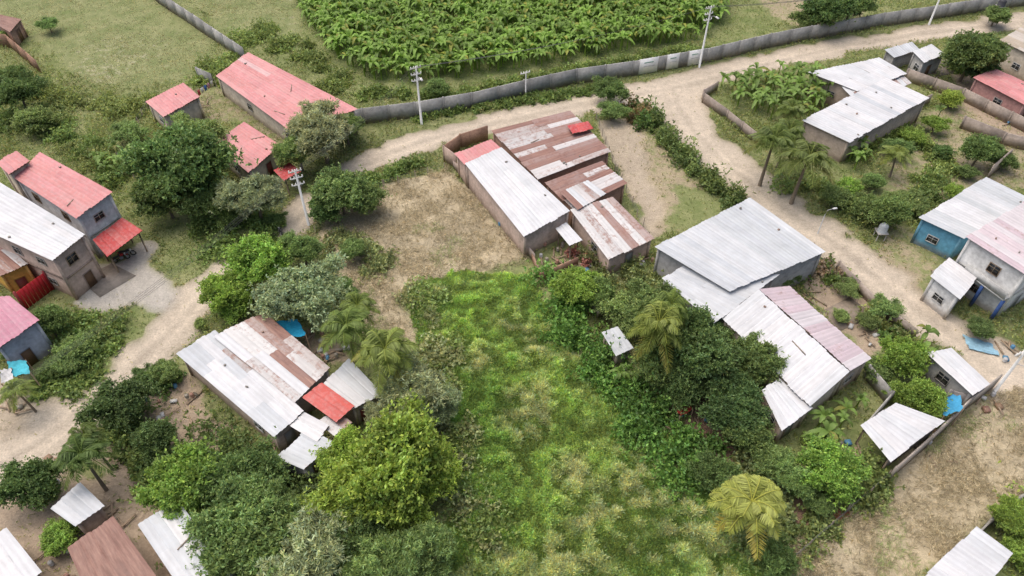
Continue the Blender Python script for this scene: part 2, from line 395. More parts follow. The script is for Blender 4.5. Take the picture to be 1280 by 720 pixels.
def blur(a,n=2):
    for _ in range(n):
        a=(np.roll(a,1,0)+np.roll(a,-1,0)+a*2+np.roll(a,1,1)+np.roll(a,-1,1))/6
    return a
cg=blur(cg,3); vg=blur(vg,3)
ridx=LN.index('road')
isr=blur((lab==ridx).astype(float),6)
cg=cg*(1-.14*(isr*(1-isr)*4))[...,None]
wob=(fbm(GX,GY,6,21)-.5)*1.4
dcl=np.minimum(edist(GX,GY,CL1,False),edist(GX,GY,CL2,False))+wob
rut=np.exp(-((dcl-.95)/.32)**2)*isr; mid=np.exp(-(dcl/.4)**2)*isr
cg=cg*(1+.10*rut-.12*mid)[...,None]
st=(lab==LN.index('straw')); pt=fbm(GX,GY,3.5,33)
cg=np.where(st[...,None],cg*(.64+.7*pt)[...,None],cg)
vg=vg+(fbm(GX,GY,14,5)-.5)*.35*(lab!=ridx)+mid*.12+np.where(st&(GX>20),.12,0)
GZ=(fbm(GX,GY,5,7)-.5)*.22*(1-isr)-.02*isr-.03*rut
ny,nx=GX.shape
idx=np.arange(nx*ny).reshape(ny,nx)
Q=np.stack([idx[:-1,:-1],idx[:-1,1:],idx[1:,1:],idx[1:,:-1]],-1).reshape(-1,4)
rm=(isr[:-1,:-1]>.5).ravel()
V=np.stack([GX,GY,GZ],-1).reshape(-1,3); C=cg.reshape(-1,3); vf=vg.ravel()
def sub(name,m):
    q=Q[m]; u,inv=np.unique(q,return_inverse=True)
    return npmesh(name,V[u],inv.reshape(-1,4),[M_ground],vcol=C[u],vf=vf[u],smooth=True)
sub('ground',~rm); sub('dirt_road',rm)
B=3000.
O=[(-B,-B),(B,-B),(B,B),(-B,B)]; I=[(-125,8),(xs[-1],8),(xs[-1],ys[-1]),(-125,ys[-1])]
vv=np.array([(*p,-.03) for p in O+I]); qq=[(0,1,5,4),(1,2,6,5),(2,3,7,6),(3,0,4,7)]
npmesh('terrain',vv,qq,[M_ground],vcol=np.tile([[.22,.22,.11]],(8,1)),vf=np.full(8,.8))
# ---------------------------------------------------------------- buildings
foot=[]
W_=[((.70,.71,.73),.16),((.66,.68,.70),.2),((.72,.72,.73),.12),((.68,.69,.71),.15)]
GR=[((.55,.58,.61),.22),((.59,.62,.65),.2),((.56,.59,.61),.27),((.62,.645,.67),.15)]
RU=[((.34,.20,.17),.50),((.40,.27,.24),.46),((.54,.49,.47),.44),((.66,.63,.62),.34),((.33,.19,.16),.52),((.62,.60,.59),.40)]
RW=[((.66,.64,.63),.42),((.62,.59,.57),.46),((.50,.40,.37),.48),((.68,.67,.66),.36)]
BRN=[((.32,.18,.14),.6),((.30,.16,.12),.62),((.34,.2,.16),.55)]
PK=[((.66,.26,.26),.14),((.68,.28,.28),.12),((.65,.26,.25),.18),((.69,.31,.30),.15)]
PW=[((.68,.58,.61),.32),((.65,.53,.57),.36),((.69,.64,.66),.28)]
RD=[((.55,.06,.06),.0),((.57,.075,.07),.0)]
def roof(px,z,pal,parent,sheet=2.4,name='roof',jz=.015,frame=True):
    if np.isscalar(z): z=[z]*4
    A,B_,C_,D_=[S(p[0],p[1],zz) for p,zz in zip(px,z)]
    Lu=(np.linalg.norm(B_-A)+np.linalg.norm(C_-D_))/2; Lv=(np.linalg.norm(D_-A)+np.linalg.norm(C_-B_))/2
    ns=max(1,round(Lu/.9)); nv=max(1,round(Lv/sheet))
    bl=lambda u,v:(A*(1-u)+B_*u)*(1-v)+(D_*(1-u)+C_*u)*v
    Vs=[];Qs=[];Cs=[];Us=[];Rs=[];off=0
    for i in range(ns):
        br=[0]+[ (j+random.uniform(-.25,.25))/nv for j in range(1,nv)]+[1]
        for j in range(nv):
            c,r=random.choice(pal); k=random.uniform(.94,1.04); dz=random.uniform(0,jz)+.012*(i%2)
            e0=random.uniform(-.08,.08)/Lv if j==0 else -.06/Lv
            e1=random.uniform(-.08,.08)/Lv if j==nv-1 else .0
            us=np.linspace(i/ns,(i+1)/ns+.02/Lu,5)
            v0=br[j]+e0; v1=br[j+1]+e1
            P_=[bl(u,v)+np.array((0,0,dz+(.035 if a%2 else -.035)+(.03 if (v==v0 and j) else 0))) for v in (v0,v1) for a,u in enumerate(us)]
            q=[(a,a+1,a+6,a+5) for a in range(4)]
            Vs+=P_; Qs+=[tuple(t+off for t in f_) for f_ in q]; off+=10
            Cs+=[tuple(x*k for x in c)]*4; Rs+=[r+random.uniform(-.03,.03)]*4
            for a in range(4):
                Us+=[(us[a]*Lu,v0*Lv),(us[a+1]*Lu,v0*Lv),(us[a+1]*Lu,v1*Lv),(us[a]*Lu,v1*Lv)]
    so=random.uniform(0,50); Us=[(a+so,b+so) for a,b in Us]
    npmesh(name,Vs,Qs,[M_roof],None,Cs,uv=Us,ex=('rust',Rs),parent=parent)
    if frame:
        mb=MB()
        for v in np.linspace(.02,.98,max(2,int(Lv/2.0)+1)):
            p,q=bl(.01,v),bl(.99,v); mb.tube([p-(0,0,.1),q-(0,0,.1)],.045,4,(.2,.13,.08))
        mb.obj('roof_purlins',[M_paint],parent)
    if Lu*Lv>25:
        mb=MB()
        for k in range(int(Lu*Lv/22)):
            p=bl(random.uniform(.05,.95),random.uniform(.05,.95)); t=random.random()
            if t<.6: mb.box(p+(0,0,.08),(random.uniform(.15,.3),random.uniform(.12,.22),.12),random.uniform(0,3),random.choice([(.3,.2,.15),(.3,.28,.25),(.25,.23,.2)]))
            elif t<.75: mb.box(p+(0,0,.07),(random.uniform(.8,2),.09,.06),random.uniform(0,3),(.3,.24,.18))
        if mb.V: mb.obj('roof_weights',[M_paint],parent)
    return bl,Lu,Lv
def window(mb,p,d,n,w,h,fc=(.7,.7,.68),door=False,dc=(.12,.08,.06)):
    rz=math.atan2(d[1],d[0]); c=np.array(p)
    mb.box(c+n*.015,(w,.05,h),rz,dc,1 if not door else 0)
    t=.07
    for s in (-1,1): mb.box(c+n*.03+d*s*(w/2+t/2),(t,.1,h+2*t),rz,fc)
    mb.box(c+n*.03+np.array((0,0,h/2+t/2)),(w,.1,t),rz,fc)
    if not door:
        mb.box(c+n*.03-np.array((0,0,h/2+t/2)),(w,.14,t),rz,fc)
        mb.box(c+n*.04,(.04,.06,h),rz,fc); mb.box(c+n*.04+np.array((0,0,h*.15)),(w,.055,.035),rz,fc)
def walls(bl,Lu,Lv,col,parent,mat=None,inset=.35,base=-.3,storeys=1,openside=(),cols=None,wins=True,fc=None,drop=.1):
    iu,iv=inset/Lu,inset/Lv
    K=[bl(iu,iv),bl(1-iu,iv),bl(1-iu,1-iv),bl(iu,1-iv)]
    foot.append(np.array([k[:2] for k in K]))
    cen=sum(K)/4; mb=MB(); mw=MB(); hasw=False
    for i in range(4):
        a,b=K[i],K[(i+1)%4]; L=math.dist(a[:2],b[:2]); 
        if L<.3: continue
        d=np.array((b[0]-a[0],b[1]-a[1],0))/L
        n=np.array((d[1],-d[0],0)); 
        if np.dot(n,(a+b)/2-cen)<0: n=-n
        if i in openside:
            for t in np.linspace(0,1,max(2,int(L/3)+1)):
                p=a+(b-a)*t; mb.tube([(p[0],p[1],base),(p[0],p[1],p[2]-drop)],.08,6,(.3,.24,.18))
            continue
        cc=cols[i] if cols else col
        w=.15; za,zb=a[2]-drop,b[2]-drop
        o1=a-n*w; o2=b-n*w
        Vv=[(a[0],a[1],base),(b[0],b[1],base),(b[0],b[1],zb),(a[0],a[1],za),(o1[0],o1[1],base),(o2[0],o2[1],base),(o2[0],o2[1],zb-.002),(o1[0],o1[1],za-.002)]
        mb.add(Vv,[(0,1,2,3),(5,4,7,6),(3,2,6,7)],cc)
        mb.box((a[0]+n[0]*.01,a[1]+n[1]*.01,(za+base)/2-.03),(.26,.26,za-base-.06),math.atan2(d[1],d[0]),tuple(min(1,q*.9+.04) for q in cc))
        if wins and L>2.2:
            f2=fc or random.choice([(.45,.42,.38),(.3,.22,.15),(.6,.6,.58)])
            hh=(min(za,zb))/storeys
            for s in range(storeys):
                k=max(1,int(L/4.4))
                for t in range(k):
                    if random.random()<.25 and k>1 and storeys==1: continue
                    u=(t+random.uniform(.38,.62))/k; p=a+(b-a)*u; z0=s*hh
                    if s==0 and t==k//2 and i%2==0: window(mw,(p[0],p[1],1.0),d,n,.95,2.0,tuple(q*.6 for q in cc),True,random.choice(((.16,.09,.05),(.2,.05,.04),(.25,.25,.25))))
                    else: window(mw,(p[0],p[1],z0+1.55),d,n,1.1,random.choice((.8,1.0)),f2,dc=(.03,.035,.04))
                    hasw=True
            if storeys>1:
                m_=(a+b)/2; mb.box((m_[0]+n[0]*.03,m_[1]+n[1]*.03,hh),(L,.12,.22),math.atan2(d[1],d[0]),tuple(q*.75 for q in cc))
    mb.obj('walls',[mat or M_wall],parent)
    if hasw: mw.obj('windows_and_doors',[M_paint,M_glass],parent)
    return K
TAN=(.48,.39,.31); BRK=(.45,.28,.20); CRM=(.57,.50,.40); GRY=(.40,.39,.37); WHT=(.72,.72,.70); SAL=(.54,.41,.34)
def bld(name,parts):
    e=empty(name)
    for p in parts:
        px,z,pal=p[0],p[1],p[2]; kw=dict(p[3]) if len(p)>3 else {}
        bl,Lu,Lv=roof(px,z,pal,e,sheet=kw.pop('sheet',3.2),jz=kw.pop('jz',.015))
        col=kw.pop('col',TAN)
        if kw.pop('nowall',False): foot.append(np.array([bl(a,b)[:2] for a,b in ((0,0),(1,0),(1,1),(0,1))])); continue
        walls(bl,Lu,Lv,col,e,**kw)
    return e
bld('long_house',[([(568,192),(614,174),(627,186),(581,206)],3.5,PK,dict(col=SAL,wins=False)),
   ([(581,204),(627,184),(713,264),(655,296)],[3.6,3.9,3.7,3.3],W_,dict(col=(.54,.42,.35),sheet=5,inset=.25,wins=False))])
bld('rusty_roofed_house',[([(613,163),(672,224),(764,189),(712,138)],[3.6,3.3,3.6,4.2],RU,dict(col=BRK,mat=M_brick,sheet=6)),
   ([(681,228),(716,262),(784,229),(752,201)],[3.4,3.0,3.1,3.6],RU+RW,dict(col=BRK,mat=M_brick,sheet=5)),
   ([(713,262),(766,246),(818,298),(761,325)],[3.3,3.6,2.9,2.7],RW+RU+RW,dict(col=SAL,sheet=7)),
   ([(700,240),(735,225),(758,242),(722,262)],[3.75,3.8,3.6,3.55],RU+W_[:2],dict(nowall=True))])
bld('red_canopy',[([(709,157),(735,151),(742,161),(716,167)],4.35,RD,dict(nowall=True))])
bld('porch_shelter',[([(694,285),(708,278),(728,300),(712,307)],2.5,W_,dict(openside=(0,1,2,3),wins=False))])
bld('grey_warehouse',[([(818,308),(938,247),(1033,315),(912,364)],[4.6,5.0,4.2,4.0],GR+W_[1:2],dict(col=GRY,sheet=7,wins=False)),
   ([(828,348),(862,328),(975,343),(892,405)],[3.7,3.8,3.7,3.3],GR+W_[1:2],dict(col=GRY,sheet=5,wins=False))])
bld('white_gable_house',[([(903,398),(1012,508),(1062,464),(948,362)],[3.2,3.2,4.2,4.2],W_,dict(col=CRM,sheet=5,wins=False)),
   ([(949,361),(1063,463),(1089,448),(986,357)],[4.22,4.22,3.3,3.3],PW,dict(col=TAN,sheet=4)),
   ([(952,487),(975,473),(1016,510),(977,538)],2.9,W_,dict(col=TAN))])
bld('small_tin_house',[([(1158,441),(1189,434),(1238,480),(1217,495)],[3,3.2,2.8,2.6],W_,dict(col=GRY))])
bld('open_shed',[([(1076,532),(1119,503),(1181,526),(1113,577)],[2.6,2.9,2.8,2.5],W_,dict(col=GRY,openside=(0,3),wins=False))])
bld('white_roofed_shed',[([(1150,725),(1221,658),(1267,692),(1210,760)],3.0,W_,dict(col=CRM,sheet=4))])
bld('blue_house',[([(1149,272),(1233,221),(1292,250),(1205,298)],[3.6,4.0,4.0,3.6],GR+W_,dict(col=(.13,.34,.47),sheet=5))])
bld('two_storey_white_house',[([(1208,296),(1290,246),(1370,290),(1285,345)],[6.4,6.8,6.8,6.4],PW,dict(col=WHT,storeys=2,sheet=5)),
   ([(1163,345),(1186,321),(1222,347),(1200,374)],3.4,W_,dict(col=WHT))])
e=empty('house_balcony'); mb=MB(); a=S(1212,335,3.1); b=S(1262,372,3.1); d=nrm(b-a); L=np.linalg.norm(b-a); rz=math.atan2(d[1],d[0]); n=np.array((d[1],-d[0],0)); n=n if n[1]<0 else -n
c=(a+b)/2+n*.3; mb.box(c,(L,1.3,.16),rz,(.6,.6,.58)); mb.box(c+n*.6+(0,0,.55),(L,.08,.9),rz,(.62,.62,.6))
for t in (0,.5,1):
    p=a+(b-a)*t+n*.85; mb.box((p[0],p[1],1.5),(.28,.28,3),rz,(.06,.12,.32)); 
mb.obj('slab_parapet_columns',[M_wall],e)
bld('barn_house',[([(1002,150),(1108,97),(1162,122),(1062,178)],[3.6,4.2,3.9,3.4],W_+GR[:1],dict(col=TAN,sheet=5,wins=False)),
   ([(1010,90),(1100,72),(1134,92),(1072,114)],[3.6,3.9,3.7,3.5],W_,dict(col=TAN)),
   ([(1052,108),(1118,84),(1140,104),(1075,132)],3.3,RW+W_,dict(nowall=True))])
bld('roadside_kiosk_house',[([(1141,64),(1165,55),(1182,68),(1155,78)],3.2,W_,dict(col=GRY)),
   ([(1106,62),(1140,52),(1150,62),(1118,72)],2.4,GR,dict(col=GRY,mat=M_brick,wins=False))])
bld('pink_roofed_cottage',[([(1217,97),(1243,85),(1310,115),(1283,132)],3.2,PK,dict(col=(.45,.25,.22)))])
bld('tan_roofed_house',[([(1250,50),(1285,28),(1340,50),(1300,75)],4,[((.5,.42,.32),.2),((.58,.52,.45),.2)],dict(col=CRM))])
bld('long_pink_roofed_house',[([(270,95),(310,65),(447,136),(366,166)],[3.2,3.9,3.9,3.1],PK+PK+[((.72,.46,.45),.18)],dict(col=CRM,sheet=7))])
bld('pink_roofed_cottage',[([(182,127),(229,103),(250,121),(204,146)],3.2,PK,dict(col=CRM))])
bld('pink_roofed_cottage',[([(266,180),(305,152),(350,181),(311,216)],3.1,PK,dict(col=CRM,sheet=5))])
bld('red_awning',[([(342,213),(362,203),(376,214),(355,226)],2.6,RD,dict(openside=(0,1,2,3),wins=False))])
bld('two_storey_pink_roofed_house',[([(17,222),(50,190),(141,240),(95,273)],[6.4,6.8,6.4,6.1],PK,dict(col=(.58,.59,.60),storeys=2,sheet=6)),
   ([(-5,203),(20,188),(37,201),(11,218)],7.2,PK,dict(col=CRM))])
bld('two_storey_white_roofed_house',[([(-90,255),(-10,222),(106,293),(66,326)],[6.4,6.8,6.1,5.9],W_,dict(col=SAL,storeys=2,sheet=6)),
   ([(-60,300),(0,300),(35,330),(0,345)],3.4,RU,dict(col=(.6,.35,.08)))])
bld('red_awning',[([(116,300),(153,272),(178,288),(134,321)],[3.2,3.3,3.0,2.9],RD+[((.6,.12,.11),.0)],dict(openside=(0,1,2,3),wins=False))])
bld('pink_roofed_cottage',[([(-50,375),(12,370),(49,400),(-5,438)],4.2,[((.55,.23,.31),.1),((.58,.26,.34),.1)],dict(col=(.42,.44,.5),storeys=1))])
bld('tin_roofed_compound',[([(220,442),(268,412),(380,514),(343,547)],[3.2,3.3,3.2,3.0],GR+W_+[((.5,.48,.47),.46)],dict(col=TAN,sheet=4)),
   ([(266,420),(330,390),(413,460),(368,503)],[3.5,3.7,3.5,3.3],RW+RU+W_,dict(col=TAN,sheet=5)),
   ([(398,484),(436,448),(478,492),(441,512)],[3.0,3.1,3.0,2.9],W_,dict(col=TAN)),
   ([(377,496),(402,478),(444,508),(421,528)],3.25,[((.62,.10,.08),.0),((.64,.12,.10),.0)],dict(nowall=True)),
   ([(345,572),(385,535),(418,553),(380,587)],2.9,GR,dict(col=GRY)),
   ([(362,532),(380,515),(412,532),(396,552)],3.0,W_,dict(nowall=True)),
   ([(396,528),(420,512),(440,528),(418,545)],2.7,RW,dict(nowall=True))])
bld('tin_roofed_house',[([(172,656),(221,624),(300,728),(245,765)],[3.2,3.3,3.1,3.0],W_+GR,dict(col=BRK,mat=M_brick,sheet=4))])
bld('brown_roofed_house',[([(84,685),(141,645),(215,748),(130,790)],[3.0,3.1,3.0,2.9],BRN,dict(col=BRK,mat=M_brick))])
bld('tin_shed',[([(62,635),(100,603),(130,632),(94,658)],2.6,GR,dict(col=TAN))])
bld('tin_shed',[([(-40,690),(8,660),(52,715),(0,760)],2.8,W_,dict(col=TAN))])
bld('rusty_shed',[([(-20,22),(0,18),(27,24),(12,40)],2.8,BRN,dict(col=BRK))])
bld('garden_shed',[([(752,415),(772,408),(792,435),(770,445)],2.3,GR,dict(col=TAN))])
bld('garden_shed',[([(738,368),(752,362),(762,376),(748,384)],2.2,GR,dict(col=TAN))])
# ---------------------------------------------------------------- perimeter walls
def pwall(name,pts,h,col,th=.15,mat=None,col_sp=3.0):
    e=empty(name); mb=MB(); W=[S(*p) for p in pts]
    for a,b in zip(W[:-1],W[1:]):
        L=np.linalg.norm(b-a); d=(b-a)/L; rz=math.atan2(d[1],d[0]); k=max(1,int(L/col_sp))
        for i in range(k):
            p,q=a+d*L*i/k,a+d*L*(i+1)/k; hh=h+random.uniform(-.04,.04); kk=random.uniform(.88,1.08)
            c=(p+q)/2; mb.box((c[0],c[1],hh/2-.1),(L/k-.01,th,hh+.2),rz,tuple(x*kk for x in col))
            mb.box((p[0],p[1],hh/2),(.24,th+.08,hh+.12),rz,tuple(x*.85 for x in col))
    mb.obj('panels',[mat or M_wall],e); return e
CG=(.41,.405,.39)
pwall('concrete_perimeter_wall',[(165,-25),(200,5),(235,28),(270,52),(308,78)],2.4,CG)
pwall('concrete_perimeter_wall',[(436,158),(455,155),(520,147),(590,135),(655,119),(720,105),(790,95),(880,79),(960,60),(1010,50),(1100,34),(1200,19),(1300,4)],2.4,CG)
BW=(.43,.36,.31)
pwall('brick_yard_wall',[(557,200),(600,243),(668,328)],1.2,(.49,.39,.33))
pwall('brick_yard_wall',[(556,202),(571,213)],2.4,SAL)
pwall('brick_yard_wall',[(556,200),(576,186),(610,175)],2.2,BRK,mat=M_brick)
pwall('brick_yard_wall',[(664,322),(676,350),(722,330)],1.0,BRK,mat=M_brick)
pwall('brick_yard_wall',[(878,128),(908,150),(945,180)],1.5,BW)
pwall('brick_yard_wall',[(878,124),(896,113)],1.5,BW)
pwall('brick_yard_wall',[(1110,600),(1155,560),(1205,512),(1240,485)],2.0,(.44,.39,.34))
pwall('brick_yard_wall',[(1178,505),(1205,512)],2.0,(.3,.28,.27))
pwall('brick_yard_wall',[(1080,472),(1108,505),(1078,540)],1.8,GRY)
pwall('brick_yard_wall',[(1190,700),(1230,660),(1300,605)],1.5,(.4,.38,.34))
pwall('brick_yard_wall',[(1130,100),(1200,125),(1290,170)],1.8,BW)
pwall('brick_yard_wall',[(1200,160),(1250,180),(1290,190)],1.8,BW)
pwall('brick_yard_wall',[(1255,205),(1232,225)],2.2,BW)
pwall('brick_yard_wall',[(1062,178),(1160,130)],1.6,BW)
pwall('brick_yard_wall',[(-20,55),(15,60),(52,92)],2.2,BRK,mat=M_brick)
pwall('brick_yard_wall',[(250,100),(268,108)],2.0,CG)
pwall('brick_yard_wall',[(1045,338),(1095,388),(1142,424)],1.3,BW)
def fence(pts,h=1.2):
    mb=MB(); W=[S(*p) for p in pts]
    for a,b in zip(W[:-1],W[1:]):
        L=np.linalg.norm(b-a); k=max(1,int(L/2))
        for i in range(k+1):
            p=a+(b-a)*i/k+rng.normal(size=3)*(.08,.08,0); mb.tube([p-(0,0,.2),p+np.array((random.uniform(-.06,.06),0,h+random.uniform(-.1,.15)))],.05,6,(.28,.23,.18))
        for z in (.4,.75,1.05): mb.tube([a+(0,0,z),b+(0,0,z)],.012,4,(.2,.2,.2),cap=False)
    mb.obj('post_fence',[M_paint])
fence([(745,150),(770,215),(810,300)]); fence([(985,705),(1060,640),(1108,598)]); fence([(395,292),(430,262),(480,235),(555,212)]); fence([(934,260),(992,304),(1034,336)]); fence([(185,135),(150,200),(170,225)])
e=empty('red_metal_gate'); mb=MB(); a,b=S(33,388),S(68,362); d=nrm(b-a); L=np.linalg.norm(b-a)
for i in range(8):
    p=a+d*L*(i+.5)/8; mb.box((p[0],p[1],1.3),(L/8-.04,.06,2.4),math.atan2(d[1],d[0]),(.5,.02,.03))
for i in (0,1):
    p=(a,b)[i]; mb.box((p[0],p[1],1.3),(.2,.2,2.8),0,(.3,.05,.05))
mb.obj('panels',[M_paint],e)
# whitewashed notice panels fixed on the long wall
for x0,x1 in ((797,820),(831,846),(858,873)):
    e=empty('wall_notice_board'); mb=MB(); yl=lambda x:95-(x-790)*.1778
    a,b=S(x0,yl(x0)),S(x1,yl(x1)); d=nrm(b-a); L=np.linalg.norm(b-a); c=(a+b)/2; rz=math.atan2(d[1],d[0]); n=np.array((d[1],-d[0],0))
    mb.box(c+n*.16+(0,0,1.35),(L,.06,2.4),rz,(.93,.93,.92))
    mb.box(c+n*.20+(0,0,1.9),(L*.5,.02,.16),rz,(.3,.5,.4)); mb.box(c+n*.20+d*.1+(0,0,1.3),(L*.6,.02,.07),rz,(.5,.5,.5))
    for s in (-.5,.5): mb.box(c+d*L*s+n*.16+(0,0,1.35),(.06,.1,2.5),rz,(.6,.6,.6))
    mb.obj('board',[M_paint],e)
# ---------------------------------------------------------------- banana
pl=G([(352,-70),(905,-70),(903,25),(878,48),(760,68),(640,88),(520,106),(450,98),(408,64),(378,22)])
pts=scatter_poly(pl,1.25,.48)
pts=pts[fbm(pts[:,0],pts[:,1],7,2)>.24]
banana_grove('banana_plantation',pts,(.115,.205,.04),.65,1.15)
pts=scatter_poly(G([(900,108),(985,98),(1015,100),(1060,125),(1010,150),(960,150),(915,135)]),1.7)
banana_grove('banana_grove',pts,(.10,.17,.042))
for poly in ([(1000,545),(1040,500),(1075,500),(1090,515),(1050,550),(1010,560)],[(770,470),(800,460),(810,495),(780,500)],[(1165,150),(1190,150),(1180,175)],[(110,200),(170,190),(180,220),(120,230)],[(700,350),(745,345),(740,385),(705,380)],[(1105,440),(1150,420),(1165,455),(1120,470)],[(1040,190),(1080,180),(1100,210),(1050,215)]):
    pts=scatter_poly(G(poly),1.9); 
    if len(pts): banana_grove('banana_grove',pts,(.105,.18,.045),.6,1.0)
# ---------------------------------------------------------------- trees
TR=[(232,205,60,'a',MID),(205,245,34,'b',MID),(262,250,33,'c',MID),(240,170,34,'c',LG),
(402,168,42,'e',PALE),(372,188,30,'e',LG),(432,160,24,'e',LG),(318,247,38,'e',PALE),(425,240,34,'d',LG),(408,262,22,'b',MID),(455,250,24,'a',LG),
(318,330,36,'b',BR),(285,365,30,'d',BR),(340,325,24,'c',LG),(378,312,26,'e',LG),(295,385,20,'b',BR),
(382,368,50,'c',PALE),(350,372,28,'e',PALE),(440,312,20,'e',LG),(430,360,18,'c',LG),
(515,487,46,'e',PALE),(545,512,30,'e',PALE),(488,515,30,'e',PALE),
(495,575,68,'b',YG),(450,625,54,'f',YG),(535,590,38,'d',YG),(430,575,38,'a',YG),(495,635,36,'a',YG),
(320,600,42,'a',MID),(285,600,42,'f',MID),(235,605,44,'d',BR),(195,552,26,'b',DK),(150,505,34,'a',DK),(205,465,20,'e',LG),
(300,655,58,'c',LG),(355,645,44,'e',LG),(385,690,56,'e',PALE),(440,670,46,'a',MID),(330,705,56,'f',MID),(520,705,48,'e',LG),(270,685,36,'a',MID),(470,720,46,'e',LG),
(720,360,30,'d',BR),(745,368,24,'b',MID),(812,378,34,'c',LG),(785,392,28,'a',LG),
(852,425,46,'a',MID),(880,452,46,'b',DK),(825,458,32,'d',MID),(915,515,36,'d',DK),(935,540,32,'a',MID),(943,452,34,'d',MID),(920,492,28,'b',DK),(858,490,30,'b',DK),(890,415,26,'c',MID),
(1040,590,38,'d',BR),(995,600,30,'e',LG),(965,580,28,'e',LG),(1025,630,20,'e',LG),
(1130,448,30,'d',BR),(1100,465,18,'b',MID),(1150,500,28,'b',BR),(1106,384,20,'c',LG),(1120,490,16,'a',BR),
(1215,68,36,'d',MID),(1230,90,22,'b',DK),(1035,12,28,'d',MID),(1065,5,24,'b',MID),(1010,25,18,'a',MID),
(62,405,24,'b',MID),(95,437,22,'d',LG),(75,455,20,'c',LG),(38,605,38,'a',MID),(72,672,22,'b',BR),(60,620,16,'c',LG),(20,440,14,'d',MID),
(20,115,30,'c',MID),(45,150,22,'b',LG),(15,95,18,'d',MID),(60,30,14,'c',LG),
(762,112,22,'a',MID),(765,138,18,'c',LG),(545,112,16,'b',MID),
(1225,188,24,'d',MID),(1255,200,16,'a',MID),(1110,268,24,'b',MID),(1080,258,20,'d',MID),(1045,246,20,'a',LG),(1135,250,20,'c',LG),(1090,228,14,'b',LG),(1062,235,16,'d',BR),
(1120,185,18,'e',LG),(1170,155,16,'c',BR),(1140,170,14,'d',BR),(1190,125,14,'b',YG),(1180,190,12,'b',MID),(1195,240,12,'d',BR),(1210,215,12,'a',LG),
(1270,650,30,'e',BR),(1280,690,22,'b',BR),(1225,410,16,'d',DK),(1190,308,10,'b',LG),
(985,345,16,'c',MID),(1060,360,14,'c',LG),(1050,395,10,'b',LG),(1085,400,14,'a',LG),(890,590,26,'a',MID),(970,700,26,'a',MID),
(180,470,16,'c',MID),(250,405,9,'b',LG),(345,275,12,'c',MID),(290,270,20,'b',MID),(10,45,10,'b',LG),(160,165,20,'c',LG),(1245,20,16,'b',MID)]
for x,y,r,k,c in TR: tree(x,y,r,k,c,'tree' if r>22 else 'shrub',sq=1.0 if r>22 else .8)
for x,y,r,c,h,v in ((475,440,42,(.15,.205,.06),7,0),(432,402,36,(.115,.175,.05),6.5,1),(450,385,26,(.12,.175,.05),5,2),(815,402,36,(.16,.21,.06),8,2),(835,385,28,(.12,.18,.05),7,0),(966,176,32,(.09,.135,.04),6.5,0),(1008,198,36,(.10,.14,.045),6.5,1),(985,165,24,(.09,.135,.04),5.5,2),(930,620,48,(.22,.265,.075),5.5,2),(102,572,36,(.07,.12,.035),5,0),(110,545,24,(.09,.135,.04),5,1),(1125,192,20,(.13,.18,.05),3.5,1),(985,135,20,(.11,.16,.05),4.5,2),(22,485,22,(.14,.2,.055),3.5,1)):
    palm(x,y,r,c,h,v)
def mass(name,pts,rad,h,col,dens=26,k=5,L=.36,W=.10,seed=1,jit=.55,two=None):
    R=np.random.default_rng(seed+len(pts)*7); W_s=[S(*p) for p in pts]; Cs=[];Ns=[];T=[]
    for a,b in zip(W_s[:-1],W_s[1:]):
        Ls=np.linalg.norm(b-a)
        for i in range(max(1,int(Ls/(rad*.36)))):
            t=R.random(); c=a+(b-a)*t+np.array((*(R.normal(size=2)*jit*rad),0)); r=rad*R.uniform(.25,.85); hh=h*R.uniform(.5,1.3)*(r/rad)**.6
            n=int(dens*4*r*r+14); N=sph(n,R); N[:,2]=abs(N[:,2]); q=R.normal(size=(2,3))*2.5
            rr=R.uniform(.5,1.25,n)*(1+.35*np.sin(N@q[0])+.2*np.sin(N@q[1]*2.5)); rr=np.where(R.random(n)<.14,rr*1.4,rr)
            Cs.append(c+N*rr[:,None]*np.array((r*R.uniform(.8,1.4),r*R.uniform(.8,1.4),hh))); Ns.append(N)
            tt=R.uniform(.75,1.25); tc=np.array(col if two is None or R.random()<.6 else two)
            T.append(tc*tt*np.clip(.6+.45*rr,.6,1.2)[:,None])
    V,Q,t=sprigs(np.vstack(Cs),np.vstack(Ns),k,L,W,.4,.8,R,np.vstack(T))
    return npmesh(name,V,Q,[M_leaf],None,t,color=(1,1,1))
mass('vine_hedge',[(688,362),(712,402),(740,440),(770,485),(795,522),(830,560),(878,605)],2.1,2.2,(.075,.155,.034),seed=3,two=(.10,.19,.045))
mass('vine_hedge',[(800,520),(850,550),(885,580)],1.8,2.2,(.07,.14,.034),seed=4)
mass('flowering_hedge',[(802,140),(829,172),(862,210),(894,234),(925,255)],1.3,1.9,(.11,.155,.05),seed=5,two=(.08,.12,.04))
mass('flowering_hedge',[(775,138),(798,143),(812,162)],1.2,2.0,(.15,.12,.06),seed=6,two=(.08,.14,.04))
mass('garden_hedge',[(985,348),(1012,332),(1036,342),(1065,362)],1.2,1.6,(.10,.15,.045),seed=7,two=(.2,.17,.12))
mass('garden_hedge',[(1085,400),(1105,415),(1135,430),(1165,446)],1.0,1.6,(.12,.15,.05),seed=8,two=(.08,.14,.04))
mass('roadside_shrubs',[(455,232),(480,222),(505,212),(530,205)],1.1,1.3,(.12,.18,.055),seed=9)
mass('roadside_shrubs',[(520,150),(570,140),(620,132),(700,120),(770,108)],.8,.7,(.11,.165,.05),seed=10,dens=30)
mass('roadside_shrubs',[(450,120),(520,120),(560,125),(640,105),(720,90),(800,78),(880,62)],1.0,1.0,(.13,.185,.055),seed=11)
mass('weedy_bushes',[(20,100),(60,120),(110,130),(160,130),(175,150)],1.8,1.2,(.15,.19,.065),seed=12)
